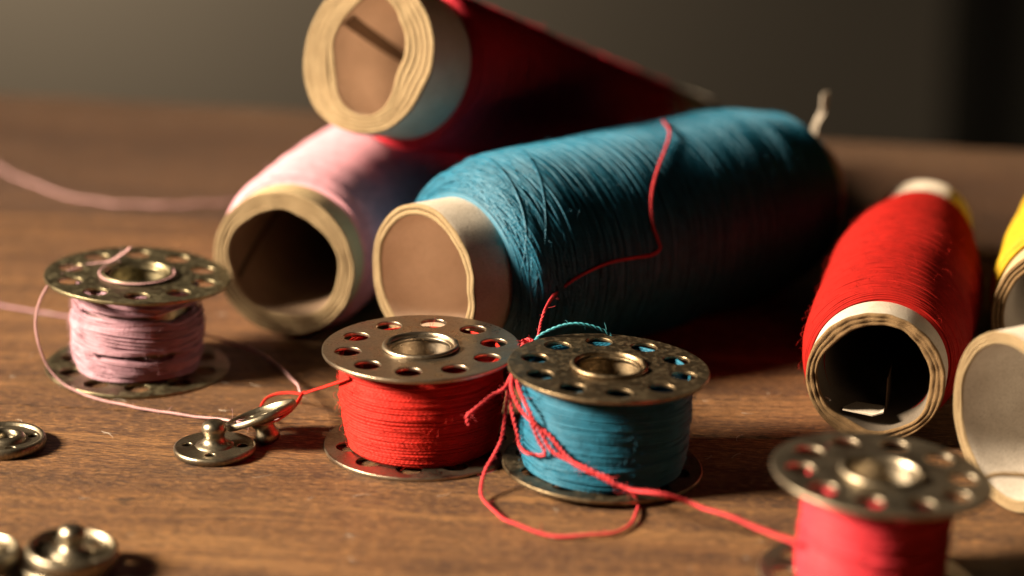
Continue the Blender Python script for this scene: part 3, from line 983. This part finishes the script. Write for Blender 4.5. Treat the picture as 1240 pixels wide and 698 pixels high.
T_RED_LEFT = [(-7.21, -5.21, 9.56), (-8.57, -2.6, 8.14), (-10.33, 4.65, 5.0), (-11.83, 7.15, 3.6), (-13.21, 8.81, 2.6), (-14.64, 11.22, 1.8), (-15.99, 12.3, 1.3), (-17.09, 12.34, 0.9), (-17.68, 11.59, 0.6), (-17.84, 10.08, 0.4), (-17.19, 6.47, 1.0), (-15.89, 1.28, 2.6), (-14.94, 0.44, 3.2), (-14.18, 2.19, 3.1), (-13.58, 4.96, 2.9), (-13.15, 8.03, 2.7), (-12.82, 8.52, 2.9)]
T_PINK_BACK = [(-66.55, 111.13, 0.4), (-60.61, 102.53, 0.4), (-56.46, 97.36, 0.4), (-52.45, 92.7, 0.4), (-48.07, 88.89, 0.4), (-44.0, 87.01, 0.4), (-39.5, 85.88, 0.4), (-35.14, 85.88, 0.4), (-29.54, 86.63, 0.4), (-24.42, 88.13, 0.4)]
T_PINK_FAINT = [(-54.97, 46.82, 0.3), (-51.76, 45.28, 0.3), (-46.96, 42.85, 0.3), (-42.26, 40.74, 0.3), (-38.01, 38.08, 0.5)]
T_TAN = [(55.69, -21.16, 4.5), (56.35, -21.53, 5.0), (57.43, -21.37, 5.2), (58.85, -21.15, 5.2), (60.76, -21.09, 5.0), (64.69, -19.92, 4.0)]


loose("loose_thread", T_RED_OVER, 0.17, M_CORAL, "coral red thread trailing down over the big teal blue spool", plies=2, seed=1, fuzz=0.4)
t = empty("tangled_thread", (0, 0, 0), None, "coral red thread tangled between red and blue bobbins, running to the front bobbin", "thread")
for nm, pts, rd, sd in (("strand", T_MAIN, 0.23, 2), ("strand", T_MAIN2, 0.22, 3), ("strand", T_LOOP, 0.20, 4), ("strand", T_TANGLE, 0.20, 5), ("strand", T_FREE, 0.22, 6)):
    V, F, U = plied(pts, rd, 2, 1.15, seed=sd, fuzz=1.6, drift=0.12)
    mesh_np(nm, V, F, M_CORAL, t, True, U)
kp = []
for i, a in enumerate(np.linspace(0, 5 * math.pi, 40)):
    kp.append((11.2 + 0.55 * math.cos(a), 0.1 + 0.5 * math.sin(a) * math.cos(a * 0.4), 11.2 + 0.5 * math.sin(a * 1.3)))
V, F, U = plied(kp, 0.22, 3, 1.0, seed=8, fuzz=2.0)
mesh_np("knot", V, F, M_CORAL, t, True, U)
loose("loose_thread", T_BLUE_ARC, 0.19, M_CYAN, "light blue twisted thread arching over the rim of the blue bobbin", plies=2, twist=1.25, seed=12, drift=0.02)
loose("loose_thread", T_PINK_LOOP, 0.15, M_PINKL, "pale pink thread looping round the left bobbin and across to the snaps", seed=13, fuzz=0.8)
loose("loose_thread", T_RED_LEFT, 0.17, M_RED, "bright red thread looping from red bobbin through the tipped snap", seed=14)
loose("loose_thread", T_PINK_BACK, 0.15, M_PINKL, "blurred pale pink thread lying across the back of the table", seed=15, drift=0.2, twist=2.5, step=0.2)
loose("loose_thread", T_PINK_FAINT, 0.13, M_PINK, "faint mauve thread on the table left of the pink bobbin", seed=16)
loose("loose_thread", T_TAN, 0.24, M_TAN, "blurred tan thread stretched in front of the white tube's mouth", seed=17)

# fine lint lying on the wood
r = np.random.default_rng(99)
parts = []
for _ in range(170):
    x, y = r.uniform(-75, 75), r.uniform(-55, 60)
    a, l, c = r.uniform(0, 6.28), r.uniform(0.5, 2.2), r.normal() * 0.9
    t = np.linspace(0, 1, 6)
    H = np.stack([x + l * t * np.cos(a + c * t), y + l * t * np.sin(a + c * t), 0.06 + 0.25 * r.random() * np.sin(np.pi * t)], 1)
    parts.append(tube_np(H, np.tile([0.1, 0.1, 1.0], (6, 1)), r.uniform(0.012, 0.03), 3))
V, F, U = join(parts)
lint = mesh_np("lint", V, F, M_WHITE, None, True, U)
tag(lint, "fine pale lint scattered over the wooden tabletop", None, None, "stuff")
